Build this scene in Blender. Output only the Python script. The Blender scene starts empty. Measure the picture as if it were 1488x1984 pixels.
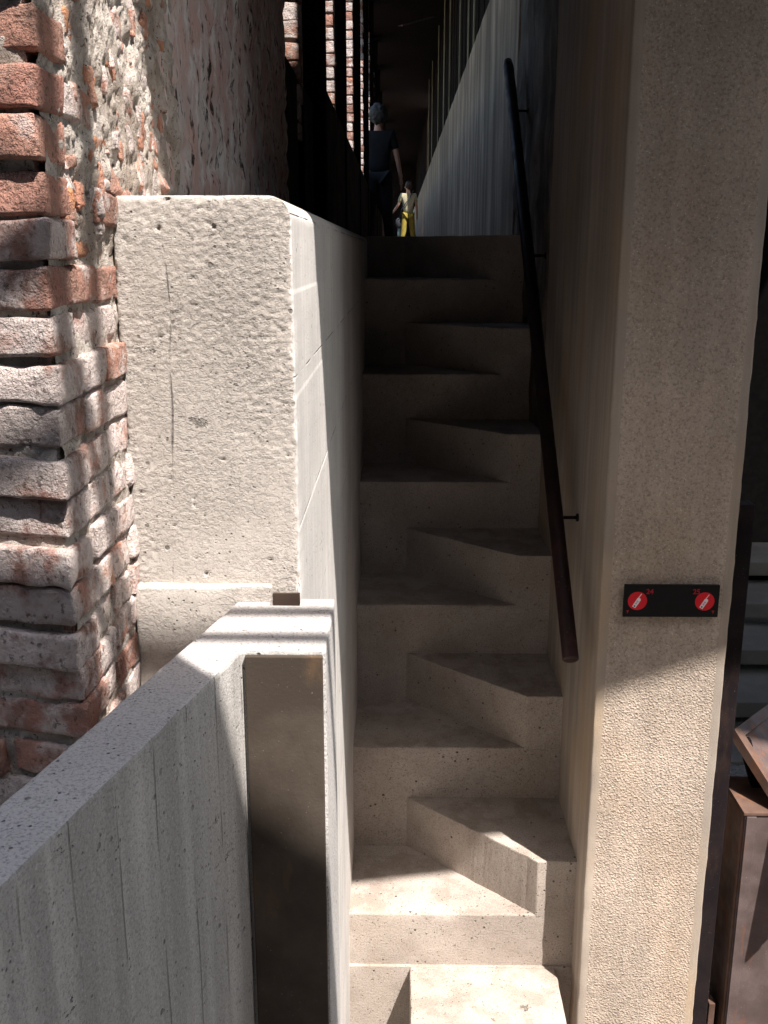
import bpy, bmesh, math, random
from mathutils import Vector, Matrix, noise, geometry
random.seed(7)
R = math.radians
C = bpy.context.scene.collection
S = bpy.context.scene

# ---------------------------------------------------------------- camera, world, sun, exposure
cam_d = bpy.data.cameras.new('camera'); cam = bpy.data.objects.new('camera', cam_d); C.objects.link(cam)
cam_d.sensor_fit = 'VERTICAL'; cam_d.sensor_height = 24; cam_d.lens = 24 * 1940 / 1984
cam_d.clip_start = 0.02; cam_d.clip_end = 1000
cam.location = (0, 0, 0); cam.rotation_euler = (R(90 - 14.51), 0, R(0.77))
S.camera = cam
RAY = Vector((-0.358, 0.453, -1.0))                     # the way the sunlight travels
w = bpy.data.worlds.new('World'); S.world = w; w.use_nodes = True
nt = w.node_tree; bgn = nt.nodes['Background']
sky = nt.nodes.new('ShaderNodeTexSky'); sky.sky_type = 'NISHITA'; sky.sun_disc = False
elev = math.asin(1 / RAY.length)
sky.sun_elevation = elev; sky.sun_rotation = math.atan2(-RAY.x, -RAY.y)
sky.air_density = 1.3; sky.dust_density = 2.0
nt.links.new(sky.outputs[0], bgn.inputs[0]); bgn.inputs[1].default_value = 0.15
sd = bpy.data.lights.new('sun', 'SUN'); sd.energy = 5.0; sd.angle = R(0.55); sd.color = (1.0, 0.94, 0.885)
sun = bpy.data.objects.new('sun', sd); C.objects.link(sun)
sun.rotation_euler = RAY.to_track_quat('-Z', 'Y').to_euler(); sun.location = (3, -4, 9)
S.view_settings.view_transform = 'Standard'; S.view_settings.look = 'None'
S.view_settings.exposure = 1.3; S.view_settings.gamma = 1.0
S.cycles.max_bounces = 8; S.cycles.diffuse_bounces = 5

# ---------------------------------------------------------------- helpers
def tag(o, label=None, cat=None, group=None, kind=None):
    if label: o['label'] = label
    if cat: o['category'] = cat
    if group: o['group'] = group
    if kind: o['kind'] = kind
    return o

def thing(name, label, cat, loc=(0, 0, 0), group=None):
    o = bpy.data.objects.new(name, None); C.objects.link(o); o.location = loc
    o.empty_display_size = 0.1
    return tag(o, label, cat, group)

def link(name, me, mat, parent=None):
    """mesh in world coordinates -> object with its origin at its base (or offset under its parent)"""
    o = bpy.data.objects.new(name, me); C.objects.link(o)
    if mat and not me.materials: me.materials.append(mat)
    if parent:
        o.parent = parent
        p = parent; off = Vector((0, 0, 0))
        while p: off += p.location; p = p.parent
        o.location = -off
    else:
        xs = [v.co for v in me.vertices]
        b = Vector(((min(v.x for v in xs) + max(v.x for v in xs)) / 2, (min(v.y for v in xs) + max(v.y for v in xs)) / 2, min(v.z for v in xs)))
        me.transform(Matrix.Translation(-b)); o.location = b
    return o

def mesh(verts, faces, smooth=False, name='mesh'):
    me = bpy.data.meshes.new(name); me.from_pydata([tuple(v) for v in verts], [], faces); me.update()
    if smooth:
        for p in me.polygons: p.use_smooth = True
    return me

def axis(a, b, step, r):
    if hasattr(step, '__len__'): return [a, a + r * 0.35, a + r * 0.7] + list(step) + [b - r * 0.7, b - r * 0.35, b]
    n = max(1, round((b - a - 2 * r) / step))
    out = [a, a + r * 0.35, a + r * 0.7]
    out += [a + r + (b - a - 2 * r) * i / n for i in range(n + 1)]
    return out + [b - r * 0.7, b - r * 0.35, b]

def rbox(mn, mx, step=0.05, r=0.008, amp=0.002, freq=12, chip=0.6, seed=0, edgen=None, skip=()):
    """box with rounded, chipped edges and an uneven surface: list of verts and faces"""
    sx = step if hasattr(step, '__len__') else (step,) * 3
    A = [axis(mn[i], mx[i], sx[i], r) for i in range(3)]
    idx = {}; V = []; F = []
    so = Vector((seed * 3.1, seed * 1.7, seed * 2.3))
    def vert(i, j, k):
        key = (i, j, k)
        if key in idx: return idx[key]
        p = Vector((A[0][i], A[1][j], A[2][k]))
        rr = r * (1 + chip * noise.fractal(p * freq * 2 + so, 1.0, 2.2, 3))
        rr = max(r * 0.25, rr)
        q = Vector([min(max(p[a], mn[a] + rr), mx[a] - rr) for a in range(3)])
        d = p - q
        if d.length > 1e-9:
            n = d.normalized(); p = q + n * rr
        else: n = Vector((0, 0, 0))
        if amp: p = p + n * amp * noise.fractal(p * freq + so, 1.0, 2.1, 4)
        idx[key] = len(V); V.append(p); return idx[key]
    N = [len(a) - 1 for a in A]
    def quad(a, b, c, d): F.append((a, b, c, d))
    for j in range(N[1]):
        for k in range(N[2]):
            if '-x' not in skip: quad(vert(0, j, k), vert(0, j, k + 1), vert(0, j + 1, k + 1), vert(0, j + 1, k))
            if '+x' not in skip: quad(vert(N[0], j, k), vert(N[0], j + 1, k), vert(N[0], j + 1, k + 1), vert(N[0], j, k + 1))
    for i in range(N[0]):
        for k in range(N[2]):
            if '-y' not in skip: quad(vert(i, 0, k), vert(i + 1, 0, k), vert(i + 1, 0, k + 1), vert(i, 0, k + 1))
            if '+y' not in skip: quad(vert(i, N[1], k), vert(i, N[1], k + 1), vert(i + 1, N[1], k + 1), vert(i + 1, N[1], k))
    for i in range(N[0]):
        for j in range(N[1]):
            if '-z' not in skip: quad(vert(i, j, 0), vert(i, j + 1, 0), vert(i + 1, j + 1, 0), vert(i + 1, j, 0))
            if '+z' not in skip: quad(vert(i, j, N[2]), vert(i + 1, j, N[2]), vert(i + 1, j + 1, N[2]), vert(i, j + 1, N[2]))
    return V, F

def rough_box(name, mn, mx, mat, parent=None, **k):
    V, F = rbox(mn, mx, **k)
    return link(name, mesh(V, F, True, name), mat, parent)

def prism_mesh(poly, z0, z1, bevel=0.004, holes=(), cuts=0, amp=0.0, seed=0):
    loops = [list(poly)] + [list(h) for h in holes]
    tess = geometry.tessellate_polygon([[Vector((x, y, 0)) for x, y in l] for l in loops]) if holes else None
    bm = bmesh.new()
    flat = [p for l in loops for p in l]
    lo = [bm.verts.new((x, y, z0)) for x, y in flat]; hi = [bm.verts.new((x, y, z1)) for x, y in flat]
    if holes:
        for a, b, c in tess:
            bm.faces.new((hi[a], hi[b], hi[c])); bm.faces.new((lo[c], lo[b], lo[a]))
    else:
        bm.faces.new(hi); bm.faces.new(lo[::-1])
    s = 0
    for l in loops:
        n = len(l)
        for i in range(n):
            a, b = s + i, s + (i + 1) % n
            bm.faces.new((lo[a], lo[b], hi[b], hi[a]))
        s += n
    bmesh.ops.recalc_face_normals(bm, faces=bm.faces)
    if cuts:
        zs = [z0 + (z1 - z0) * i / cuts for i in range(1, cuts)]
        for z in zs: bmesh.ops.bisect_plane(bm, geom=bm.verts[:] + bm.edges[:] + bm.faces[:], plane_co=(0, 0, z), plane_no=(0, 0, 1))
    if bevel:
        ed = [e for e in bm.edges if len(e.link_faces) == 2 and e.calc_face_angle(0) > 0.3]
        bmesh.ops.bevel(bm, geom=ed, offset=bevel, segments=2, profile=0.6, affect='EDGES')
    if amp:
        so = Vector((seed, seed * 2, 0))
        for v in bm.verts: v.co += noise.noise_vector(v.co * 9 + so) * amp
    me = bpy.data.meshes.new('prism'); bm.to_mesh(me); bm.free()
    return me

def prism(name, poly, z0, z1, mat, parent=None, **k):
    return link(name, prism_mesh(poly, z0, z1, **k), mat, parent)

def rect(x0, x1, y0, y1): return [(x0, y0), (x1, y0), (x1, y1), (x0, y1)]

def box(name, mn, mx, mat, parent=None, bevel=0.004):
    return prism(name, rect(mn[0], mx[0], mn[1], mx[1]), mn[2], mx[2], mat, parent, bevel=bevel)

def tube_mesh(pts, rad, n=16, caps=True):
    V = []; F = []; pts = [Vector(p) for p in pts]
    rads = rad if hasattr(rad, '__len__') else [rad] * len(pts)
    up = None
    for i, p in enumerate(pts):
        d = (pts[min(i + 1, len(pts) - 1)] - pts[max(i - 1, 0)]).normalized()
        if up is None: up = Vector((0, 0, 1)) if abs(d.z) < 0.9 else Vector((1, 0, 0))
        s = d.cross(up).normalized(); u = s.cross(d).normalized(); up = u
        for k in range(n):
            a = 2 * math.pi * k / n
            V.append(p + (s * math.cos(a) + u * math.sin(a)) * rads[i])
    for i in range(len(pts) - 1):
        for k in range(n):
            F.append((i * n + k, i * n + (k + 1) % n, (i + 1) * n + (k + 1) % n, (i + 1) * n + k))
    if caps:
        F.append(tuple(range(n))[::-1]); F.append(tuple((len(pts) - 1) * n + k for k in range(n)))
    me = mesh(V, F, True)
    return me

# ---------------------------------------------------------------- materials
class NT:
    def __init__(s, name):
        s.m = bpy.data.materials.new(name); s.m.use_nodes = True
        s.t = s.m.node_tree; s.b = s.t.nodes['Principled BSDF']
        s.tc = s.t.nodes.new('ShaderNodeTexCoord')
    def n(s, kind, **k):
        o = s.t.nodes.new(kind)
        for a, v in k.items(): setattr(o, a, v)
        return o
    def l(s, a, b): s.t.links.new(a, b)
    def pos(s, sc=(1, 1, 1), rot=(0, 0, 0)):
        m = s.n('ShaderNodeMapping'); s.l(s.tc.outputs['Object'], m.inputs[0]); m.inputs['Scale'].default_value = sc
        m.inputs['Rotation'].default_value = rot
        return m.outputs[0]
    def noise(s, scale, detail=4, sc=(1, 1, 1), rough=0.55, rot=(0, 0, 0)):
        o = s.n('ShaderNodeTexNoise'); s.l(s.pos(sc, rot), o.inputs['Vector'])
        o.inputs['Scale'].default_value = scale; o.inputs['Detail'].default_value = detail; o.inputs['Roughness'].default_value = rough
        return o.outputs['Fac']
    def voro(s, scale, sc=(1, 1, 1), feature='F1', out='Distance'):
        o = s.n('ShaderNodeTexVoronoi', feature=feature); s.l(s.pos(sc), o.inputs['Vector']); o.inputs['Scale'].default_value = scale
        return o.outputs[out]
    def ramp(s, fac, a, b, lo=0.0, hi=1.0):
        o = s.n('ShaderNodeMapRange'); o.interpolation_type = 'SMOOTHSTEP'
        s.l(fac, o.inputs[0]); o.inputs[1].default_value = a; o.inputs[2].default_value = b
        o.inputs[3].default_value = lo; o.inputs[4].default_value = hi
        return o.outputs[0]
    def math(s, op, a, b=None):
        o = s.n('ShaderNodeMath', operation=op)
        for i, x in enumerate((a, b)):
            if x is None: continue
            if isinstance(x, (int, float)): o.inputs[i].default_value = x
            else: s.l(x, o.inputs[i])
        return o.outputs[0]
    def mix(s, fac, a, b, mode='MIX'):
        o = s.n('ShaderNodeMix', data_type='RGBA', blend_type=mode)
        for i, x in ((0, fac), (6, a), (7, b)):
            if isinstance(x, (int, float)): o.inputs[i].default_value = x
            elif isinstance(x, tuple): o.inputs[i].default_value = (*x, 1) if len(x) == 3 else x
            else: s.l(x, o.inputs[i])
        return o.outputs[2]
    def bump(s, h, dist=0.002, strength=1.0, prev=None):
        o = s.n('ShaderNodeBump'); s.l(h, o.inputs['Height']); o.inputs['Distance'].default_value = dist; o.inputs['Strength'].default_value = strength
        if prev: s.l(prev, o.inputs['Normal'])
        return o.outputs[0]
    def out(s, col, rough=0.85, nrm=None, metal=0.0, spec=0.3):
        if isinstance(col, tuple): s.b.inputs['Base Color'].default_value = (*col, 1)
        else: s.l(col, s.b.inputs['Base Color'])
        if isinstance(rough, (int, float)): s.b.inputs['Roughness'].default_value = rough
        else: s.l(rough, s.b.inputs['Roughness'])
        s.b.inputs['Metallic'].default_value = metal; s.b.inputs['Specular IOR Level'].default_value = spec
        if nrm: s.l(nrm, s.b.inputs['Normal'])
        return s.m

def concrete(name, light, dark, speck=0.5, pores=0.6, streak=0.3, coarse=0.0, boards=None, grain=320, bumpd=0.0015, warm=0.0, weave=0.0, wscale=120, bigs=2.2, region=(0.40, 0.6), dirt=0.0, lines=0.75, stsc=26, agl=0.55, agd=0.5):
    t = NT(name)
    big = t.ramp(t.noise(bigs, 5), 0.3, 0.72)
    col = t.mix(big, dark, light)
    st = t.ramp(t.noise(1.0, 4, sc=(stsc, stsc, stsc * 0.035)), 0.36, 0.68)
    col = t.mix(t.math('MULTIPLY', t.math('SUBTRACT', 1.0, st), streak), col, tuple(c * 0.5 for c in dark))
    if warm:
        wm = t.ramp(t.noise(3.1, 3, sc=(1, 1, 0.5)), 0.45, 0.7)
        col = t.mix(t.math('MULTIPLY', wm, warm), col, (light[0] * 0.95, light[1] * 0.78, light[2] * 0.55))
    g = t.noise(grain, 3, rough=0.7)
    col = t.mix(t.math('MULTIPLY', t.ramp(g, 0.50, 0.36), speck), col, tuple(c * 0.35 for c in dark))
    col = t.mix(t.math('MULTIPLY', t.ramp(g, 0.58, 0.72), speck * 0.7), col, tuple(min(0.8, c * 1.5) for c in light))
    # air pores: a few round pits, sparse
    v = t.voro(34, feature='F1'); mask = t.ramp(t.noise(11, 2), 0.5, 0.62)
    pit = t.math('MULTIPLY', t.ramp(v, 0.16, 0.09), mask)
    v2 = t.voro(95); pit2 = t.math('MULTIPLY', t.ramp(v2, 0.2, 0.1), t.ramp(t.noise(23, 2), 0.5, 0.6))
    pit = t.math('MAXIMUM', pit, pit2)
    col = t.mix(t.math('MULTIPLY', pit, pores), col, tuple(c * 0.3 for c in dark))
    h = t.math('MULTIPLY', g, 0.6)
    nrm = t.bump(h, bumpd, 1.0)
    nrm = t.bump(t.math('SUBTRACT', 1.0, pit), bumpd * 2.2, pores, nrm)
    nrm = t.bump(t.noise(1.0, 4, sc=(60, 60, 1.5)), bumpd * 1.0, min(1, streak), nrm)
    nrm = t.bump(t.noise(14, 4), 0.004, 0.35, nrm)
    if weave:
        wv = t.n('ShaderNodeTexVoronoi', feature='F1', distance='CHEBYCHEV'); t.l(t.pos((1, 1, 1)), wv.inputs['Vector']); wv.inputs['Scale'].default_value = wscale
        nrm = t.bump(wv.outputs['Distance'], 0.004, weave, nrm)
        ag = t.ramp(t.voro(wscale * 0.9), 0.22, 0.10)
        col = t.mix(t.math('MULTIPLY', ag, t.math('MULTIPLY', t.ramp(t.noise(wscale * 0.5, 2), 0.48, 0.58), agl)), col, (0.74, 0.67, 0.57))
        ag2 = t.ramp(t.voro(wscale * 0.73, sc=(1.1, 1, 1)), 0.25, 0.12)
        col = t.mix(t.math('MULTIPLY', ag2, t.math('MULTIPLY', t.ramp(t.noise(wscale * 0.43, 2), 0.48, 0.6), agd)), col, tuple(c * 0.35 for c in dark))
    if coarse:
        region = t.ramp(t.noise(3.4, 3), region[0], region[1], 0.12, 1.0)
        c1 = t.noise(100, 7, sc=(1, 1, 1.25), rough=0.68); c2 = t.noise(260, 4, sc=(1, 1, 1.5), rough=0.7)
        pits = t.ramp(c1, 0.41, 0.53)
        hh = t.math('MULTIPLY', t.math('ADD', pits, t.math('MULTIPLY', c2, 0.9)), region)
        nrm = t.bump(hh, 0.0042, coarse, nrm)
        cr = t.math('MULTIPLY', t.ramp(c1, 0.40, 0.31), region)
        deep = t.math('MULTIPLY', t.ramp(t.noise(21, 4, sc=(1, 1, 1.8), rough=0.75), 0.335, 0.30), t.ramp(t.noise(3.4, 3), 0.42, 0.55))
        nrm = t.bump(t.math('SUBTRACT', 1.0, deep), 0.008, 1.0, nrm)
        cr = t.math('MAXIMUM', cr, deep)
        col = t.mix(t.math('MULTIPLY', cr, 0.6), col, tuple(c * 0.35 for c in dark))
    if dirt:                                               # worn-in grime in patches on the treads
        gm = t.ramp(t.noise(9, 7, rough=0.72), 0.44, 0.60)
        geo2 = t.n('ShaderNodeNewGeometry'); sn2 = t.n('ShaderNodeSeparateXYZ'); t.l(geo2.outputs['Normal'], sn2.inputs[0])
        up = t.ramp(sn2.outputs[2], 0.4, 0.8, 0.35, 1.0)
        col = t.mix(t.math('MULTIPLY', t.math('MULTIPLY', gm, up), dirt), col, (0.17, 0.125, 0.095))
    if boards:                                            # joints between formwork boards: (axis, spacing, offset)
        ax, sp, off = boards
        sep = t.n('ShaderNodeSeparateXYZ'); t.l(t.tc.outputs['Object'], sep.inputs[0])
        wob = t.math('MULTIPLY', t.noise(2.0, 3), 0.25)
        f = t.math('FRACT', t.math('ADD', t.math('ADD', t.math('DIVIDE', sep.outputs[ax], sp), off), wob if ax != 2 else 0.0))
        ln = t.ramp(t.math('ABSOLUTE', t.math('SUBTRACT', f, 0.5)), 0.0, 0.0022 / sp, 1.0, 0.0)
        ln = t.math('MULTIPLY', ln, t.ramp(t.noise(7, 3), 0.42, 0.58))
        geo = t.n('ShaderNodeNewGeometry'); sn = t.n('ShaderNodeSeparateXYZ'); t.l(geo.outputs['Normal'], sn.inputs[0])
        ln = t.math('MULTIPLY', ln, t.ramp(t.math('ABSOLUTE', sn.outputs[2]), 0.5, 0.7, 1.0, 0.0))
        col = t.mix(t.math('MULTIPLY', ln, lines), col, tuple(c * 0.2 for c in dark))
        nrm = t.bump(t.math('SUBTRACT', 1.0, ln), 0.003, 0.8, nrm)
    return t.out(col, 0.9, nrm, spec=0.2)

M = {}
M['wall_light'] = concrete('rough_pale_concrete', (0.49, 0.447, 0.405), (0.39, 0.353, 0.318), speck=0.25, pores=0.8, streak=0.10, coarse=0.65, boards=(0, 0.27, 0.645), bumpd=0.001)
M['wall_side'] = concrete('smooth_pale_concrete', (0.62, 0.585, 0.55), (0.50, 0.475, 0.45), speck=0.2, pores=0.8, streak=0.2, boards=(2, 0.235, 0.27), bigs=4, grain=300, bumpd=0.0006)
M['parapet'] = concrete('board_marked_grey_concrete', (0.56, 0.53, 0.50), (0.42, 0.40, 0.375), speck=0.45, pores=0.75, streak=0.5, coarse=0.25, lines=0.45, boards=(1, 0.085, 0.3), grain=260)
M['coping'] = concrete('speckled_coping_concrete', (0.52, 0.49, 0.47), (0.42, 0.40, 0.38), speck=0.55, pores=0.9, streak=0.0, grain=260, bumpd=0.0025)
M['stair'] = concrete('worn_stair_concrete', (0.47, 0.41, 0.36), (0.31, 0.265, 0.23), speck=0.45, pores=1.0, streak=0.0, grain=200, warm=0.12, dirt=0.4, coarse=0.25)
M['pillar'] = concrete('bush_hammered_concrete', (0.51, 0.42, 0.345), (0.37, 0.305, 0.25), speck=0.5, agl=0.85, agd=0.3, pores=0.3, streak=0.2, grain=150, bumpd=0.003, warm=0.2, weave=0.85, wscale=150)
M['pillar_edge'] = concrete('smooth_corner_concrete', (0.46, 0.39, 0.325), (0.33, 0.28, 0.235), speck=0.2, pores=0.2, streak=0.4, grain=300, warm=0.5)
M['deep_wall'] = concrete('weathered_board_concrete', (0.62, 0.46, 0.33), (0.38, 0.285, 0.205), speck=0.3, pores=0.6, streak=0.85, boards=(1, 0.22, 0.2), coarse=0.6, bigs=1.4, stsc=7)
M['rubble'] = concrete('old_rubble_stone', (0.42, 0.34, 0.27), (0.16, 0.125, 0.095), speck=0.4, pores=0.8, streak=0.7, coarse=1.0, bigs=5, stsc=9)
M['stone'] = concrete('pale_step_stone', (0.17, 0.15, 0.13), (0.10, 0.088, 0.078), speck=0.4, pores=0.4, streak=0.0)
M['ground'] = concrete('gravel_paving', (0.17, 0.155, 0.14), (0.12, 0.11, 0.10), speck=0.8, pores=0.5, streak=0.0, grain=60)

def brick_material():
    t = NT('old_whitewashed_brick')
    at = t.n('ShaderNodeAttribute'); at.attribute_name = 'bc'
    sep = t.n('ShaderNodeSeparateColor'); t.l(at.outputs['Color'], sep.inputs[0])
    hue, white, val = sep.outputs[0], sep.outputs[1], sep.outputs[2]
    cr = t.n('ShaderNodeValToRGB'); t.l(hue, cr.inputs[0])
    el = cr.color_ramp.elements
    el[0].position = 0.0; el[0].color = (0.12, 0.065, 0.055, 1); el[1].position = 1.0; el[1].color = (0.50, 0.23, 0.11, 1)
    for p, c in ((0.3, (0.32, 0.155, 0.12, 1)), (0.6, (0.45, 0.24, 0.185, 1)), (0.8, (0.50, 0.24, 0.16, 1))):
        e = el.new(p); e.color = c
    col = t.mix(t.ramp(t.noise(24, 5), 0.35, 0.7), cr.outputs[0], (0.27, 0.165, 0.13))
    wm = t.math('ADD', t.noise(13, 6, rough=0.65), t.math('MULTIPLY', white, 0.5))
    wmask = t.ramp(wm, 0.61, 0.79)
    col = t.mix(wmask, col, t.mix(t.noise(60, 3), (0.44, 0.36, 0.325), (0.72, 0.63, 0.595)))
    dk = t.ramp(t.noise(75, 4, rough=0.7), 0.44, 0.33)
    col = t.mix(t.math('MULTIPLY', dk, 0.7), col, (0.07, 0.045, 0.035))
    gr = t.n('ShaderNodeCombineColor'); [t.l(val, gr.inputs[i]) for i in range(3)]
    col = t.mix(1.0, col, gr.outputs[0], 'MULTIPLY')
    nrm = t.bump(t.noise(170, 4, rough=0.7), 0.006, 1.0)
    nrm = t.bump(t.noise(50, 5, rough=0.7), 0.014, 0.9, nrm)
    return t.out(col, 0.92, nrm, spec=0.15)
M['brick'] = brick_material()

def mortar_material():
    t = NT('crumbling_lime_mortar')
    col = t.mix(t.ramp(t.noise(16, 5), 0.35, 0.68), (0.34, 0.285, 0.24), (0.62, 0.56, 0.50))
    col = t.mix(t.ramp(t.noise(30, 5, rough=0.7), 0.60, 0.70), col, (0.36, 0.15, 0.09))
    col = t.mix(t.ramp(t.noise(110, 4, rough=0.75), 0.44, 0.34), col, (0.07, 0.055, 0.045))
    nrm = t.bump(t.noise(120, 5, rough=0.75), 0.006, 1.0)
    nrm = t.bump(t.noise(38, 5, rough=0.7), 0.012, 0.8, nrm)
    return t.out(col, 0.95, nrm, spec=0.1)
M['mortar'] = mortar_material()

def worn_brick_wall():
    t = NT('worn_brick_surface')
    c = t.mix(t.ramp(t.noise(1.0, 4, sc=(20, 13, 6)), 0.38, 0.6), (0.60, 0.53, 0.50), (0.60, 0.41, 0.37))
    c = t.mix(t.ramp(t.noise(1.0, 5, sc=(30, 16, 7), rough=0.65), 0.5, 0.66), c, (0.75, 0.71, 0.69))
    c = t.mix(t.ramp(t.noise(1.0, 5, sc=(50, 36, 15), rough=0.7), 0.46, 0.36), c, (0.05, 0.04, 0.035))
    nrm = t.bump(t.noise(1.0, 5, sc=(60, 60, 25), rough=0.7), 0.01, 1.0)
    return t.out(c, 0.95, nrm, spec=0.1)
M['worn'] = worn_brick_wall()

def steel(name, a, b, rust, rough=0.55, metal=0.35, sc=9):
    t = NT(name)
    c = t.mix(t.ramp(t.noise(sc, 5), 0.35, 0.7), a, b)
    c = t.mix(t.math('MULTIPLY', t.ramp(t.noise(1.0, 5, sc=(14, 14, 4), rough=0.65), 0.52, 0.68), 0.7), c, rust)
    c = t.mix(t.math('MULTIPLY', t.ramp(t.noise(330, 2), 0.70, 0.76), 0.5), c, (0.5, 0.42, 0.33))
    nrm = t.bump(t.noise(180, 4, rough=0.7), 0.0006, 0.7)
    return t.out(c, t.ramp(t.noise(20, 4), 0.3, 0.7, rough - 0.1, rough + 0.15), nrm, metal, 0.1)
M['steel_panel'] = steel('brown_rusted_steel_plate', (0.055, 0.043, 0.034), (0.085, 0.068, 0.054), (0.12, 0.075, 0.045), 0.8, 0.0)
M['rust'] = steel('rusty_steel', (0.11, 0.065, 0.048), (0.18, 0.115, 0.09), (0.22, 0.10, 0.05), 0.55, 0.3)
M['greysteel'] = steel('patinated_steel', (0.085, 0.062, 0.058), (0.14, 0.105, 0.10), (0.18, 0.08, 0.045), 0.6, 0.15)
M['darksteel'] = steel('dark_steel', (0.010, 0.007, 0.008), (0.017, 0.012, 0.013), (0.03, 0.018, 0.014), 0.75, 0.0)
M['rail'] = steel('dark_painted_rail', (0.020, 0.011, 0.011), (0.030, 0.016, 0.015), (0.045, 0.02, 0.016), 0.38, 0.1)
def timber(name, a, b):
    t = NT(name)
    c = t.mix(t.ramp(t.noise(1.0, 5, sc=(45, 45, 2.5)), 0.35, 0.7), a, b)
    return t.out(c, 0.9, t.bump(t.noise(1.0, 4, sc=(90, 90, 4)), 0.002, 0.6), spec=0.03)
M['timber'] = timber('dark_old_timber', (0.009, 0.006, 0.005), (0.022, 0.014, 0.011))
M['batten'] = timber('weathered_batten', (0.30, 0.27, 0.17), (0.45, 0.40, 0.27))
def plain(name, col, rough=0.7, var=0.25, sc=30, spec=0.3):
    t = NT(name)
    c = t.mix(t.ramp(t.noise(sc, 4), 0.3, 0.7), tuple(x * (1 - var) for x in col), col)
    return t.out(c, rough, t.bump(t.noise(sc * 6, 3), 0.001, 0.4), spec=spec)
M['signblack'] = plain('black_sign_plate', (0.009, 0.0085, 0.0085), 0.6, 0.2, 40, spec=0.15)
M['deep_shade'] = plain('shade_black_wall', (0.004, 0.0035, 0.0035), 0.95, 0.3, spec=0.01)  # near-black albedo stands in for the wall's deep shade
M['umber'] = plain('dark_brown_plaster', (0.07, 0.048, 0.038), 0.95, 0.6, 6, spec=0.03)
M['yard'] = plain('low_bounce_render', (0.10, 0.095, 0.09), 0.95, 0.4, 3, spec=0.03)  # dark albedo chosen to cut bounce from the unseen walls
M['signred'] = plain('red_sign_print', (0.62, 0.012, 0.022), 0.5, 0.08)
M['signdark'] = plain('dull_red_print', (0.36, 0.012, 0.02), 0.5, 0.15)
M['signwhite'] = plain('white_sign_print', (0.78, 0.72, 0.73), 0.5, 0.05)
M['skin'] = plain('skin', (0.50, 0.27, 0.19), 0.55, 0.12)
M['greyhair'] = plain('grey_hair', (0.07, 0.067, 0.065), 0.7, 0.5, 90)
M['darkhair'] = plain('dark_hair', (0.03, 0.016, 0.012), 0.6, 0.4, 90)
M['darkshirt'] = plain('dark_shirt_cloth', (0.010, 0.010, 0.012), 0.9, 0.4, 20)
M['darktrousers'] = plain('dark_trouser_cloth', (0.016, 0.015, 0.018), 0.9, 0.3, 20)
M['creamshirt'] = plain('cream_shirt_cloth', (0.33, 0.30, 0.20), 0.9, 0.15, 20)
M['yellowcloth'] = plain('yellow_trouser_cloth', (0.27, 0.21, 0.035), 0.9, 0.3, 14)
M['bag'] = plain('dark_bag_cloth', (0.03, 0.035, 0.045), 0.8, 0.3)
M['bluecloth'] = plain('pale_blue_cloth', (0.22, 0.36, 0.40), 0.9, 0.2)

# ---------------------------------------------------------------- measures
XL, XR = -0.154, 0.59            # the two side walls of the stair
GZ = -2.72                       # ground level
FZ = 0.08                        # upper floor level
Y0, RUN, RISE = 2.88, 0.393, 0.20

# ---------------------------------------------------------------- setting: ground, upper floor
gp = [(-60, -60, GZ), (60, -60, GZ), (60, 80, GZ), (-60, 80, GZ)]
g = link('ground', mesh(gp, [(0, 1, 2, 3)]), M['ground']); g['kind'] = 'structure'
fl = box('upper_floor', (-0.55, Y0 + 6 * RUN + 0.25, FZ - 0.25), (0.66, 44, FZ - 0.004), M['stair'], bevel=0); fl['kind'] = 'structure'

# ---------------------------------------------------------------- alternating stair
st = thing('concrete_staircase', 'steep narrow concrete staircase with alternating wedge-shaped treads climbing into the dark passage', 'staircase', (0.218, Y0 - 0.5, GZ))
for k in range(6):
    y = Y0 + k * RUN; zl = -2.12 + k * 2 * RISE; zr = zl + RISE
    zb = zl - 2 * RISE - 0.06 if k else -2.34
    if k < 6:
        V, F = rbox((XL - 0.012, y, zb), (XR + 0.012, y + RUN + 0.05, zl), step=(0.025, 0.05, 0.025), r=0.0075, amp=0.0015, freq=25, chip=1.6, seed=k)
        link('step', mesh(V, F, True), M['stair'], st)
    if k < 6:
        bm = bmesh.new()
        poly = [(0.463, y + 0.0), (XR + 0.012, y + 0.0), (XR + 0.012, y + RUN + 0.012), (0.026, y + RUN + 0.012)]
        # fine strips so the worn arrises can wander a little
        me = prism_mesh(poly, zl - 0.012, zr, bevel=0)
        bm.from_mesh(me)
        for i in range(1, 40):
            bmesh.ops.bisect_plane(bm, geom=bm.verts[:] + bm.edges[:] + bm.faces[:], plane_co=(0.026 + 0.0145 * i, 0, 0), plane_no=(1, 0.0001, 0))
        ed = [e for e in bm.edges if len(e.link_faces) == 2 and e.calc_face_angle(0) > 0.3]
        bmesh.ops.bevel(bm, geom=ed, offset=0.005, segments=2, profile=0.6, affect='EDGES')
        for v in bm.verts: v.co += noise.noise_vector(v.co * 22) * 0.002 + noise.noise_vector(v.co * 90) * 0.0012
        me2 = bpy.data.meshes.new('step'); bm.to_mesh(me2); bm.free()
        link('step', me2, M['stair'], st)
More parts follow.
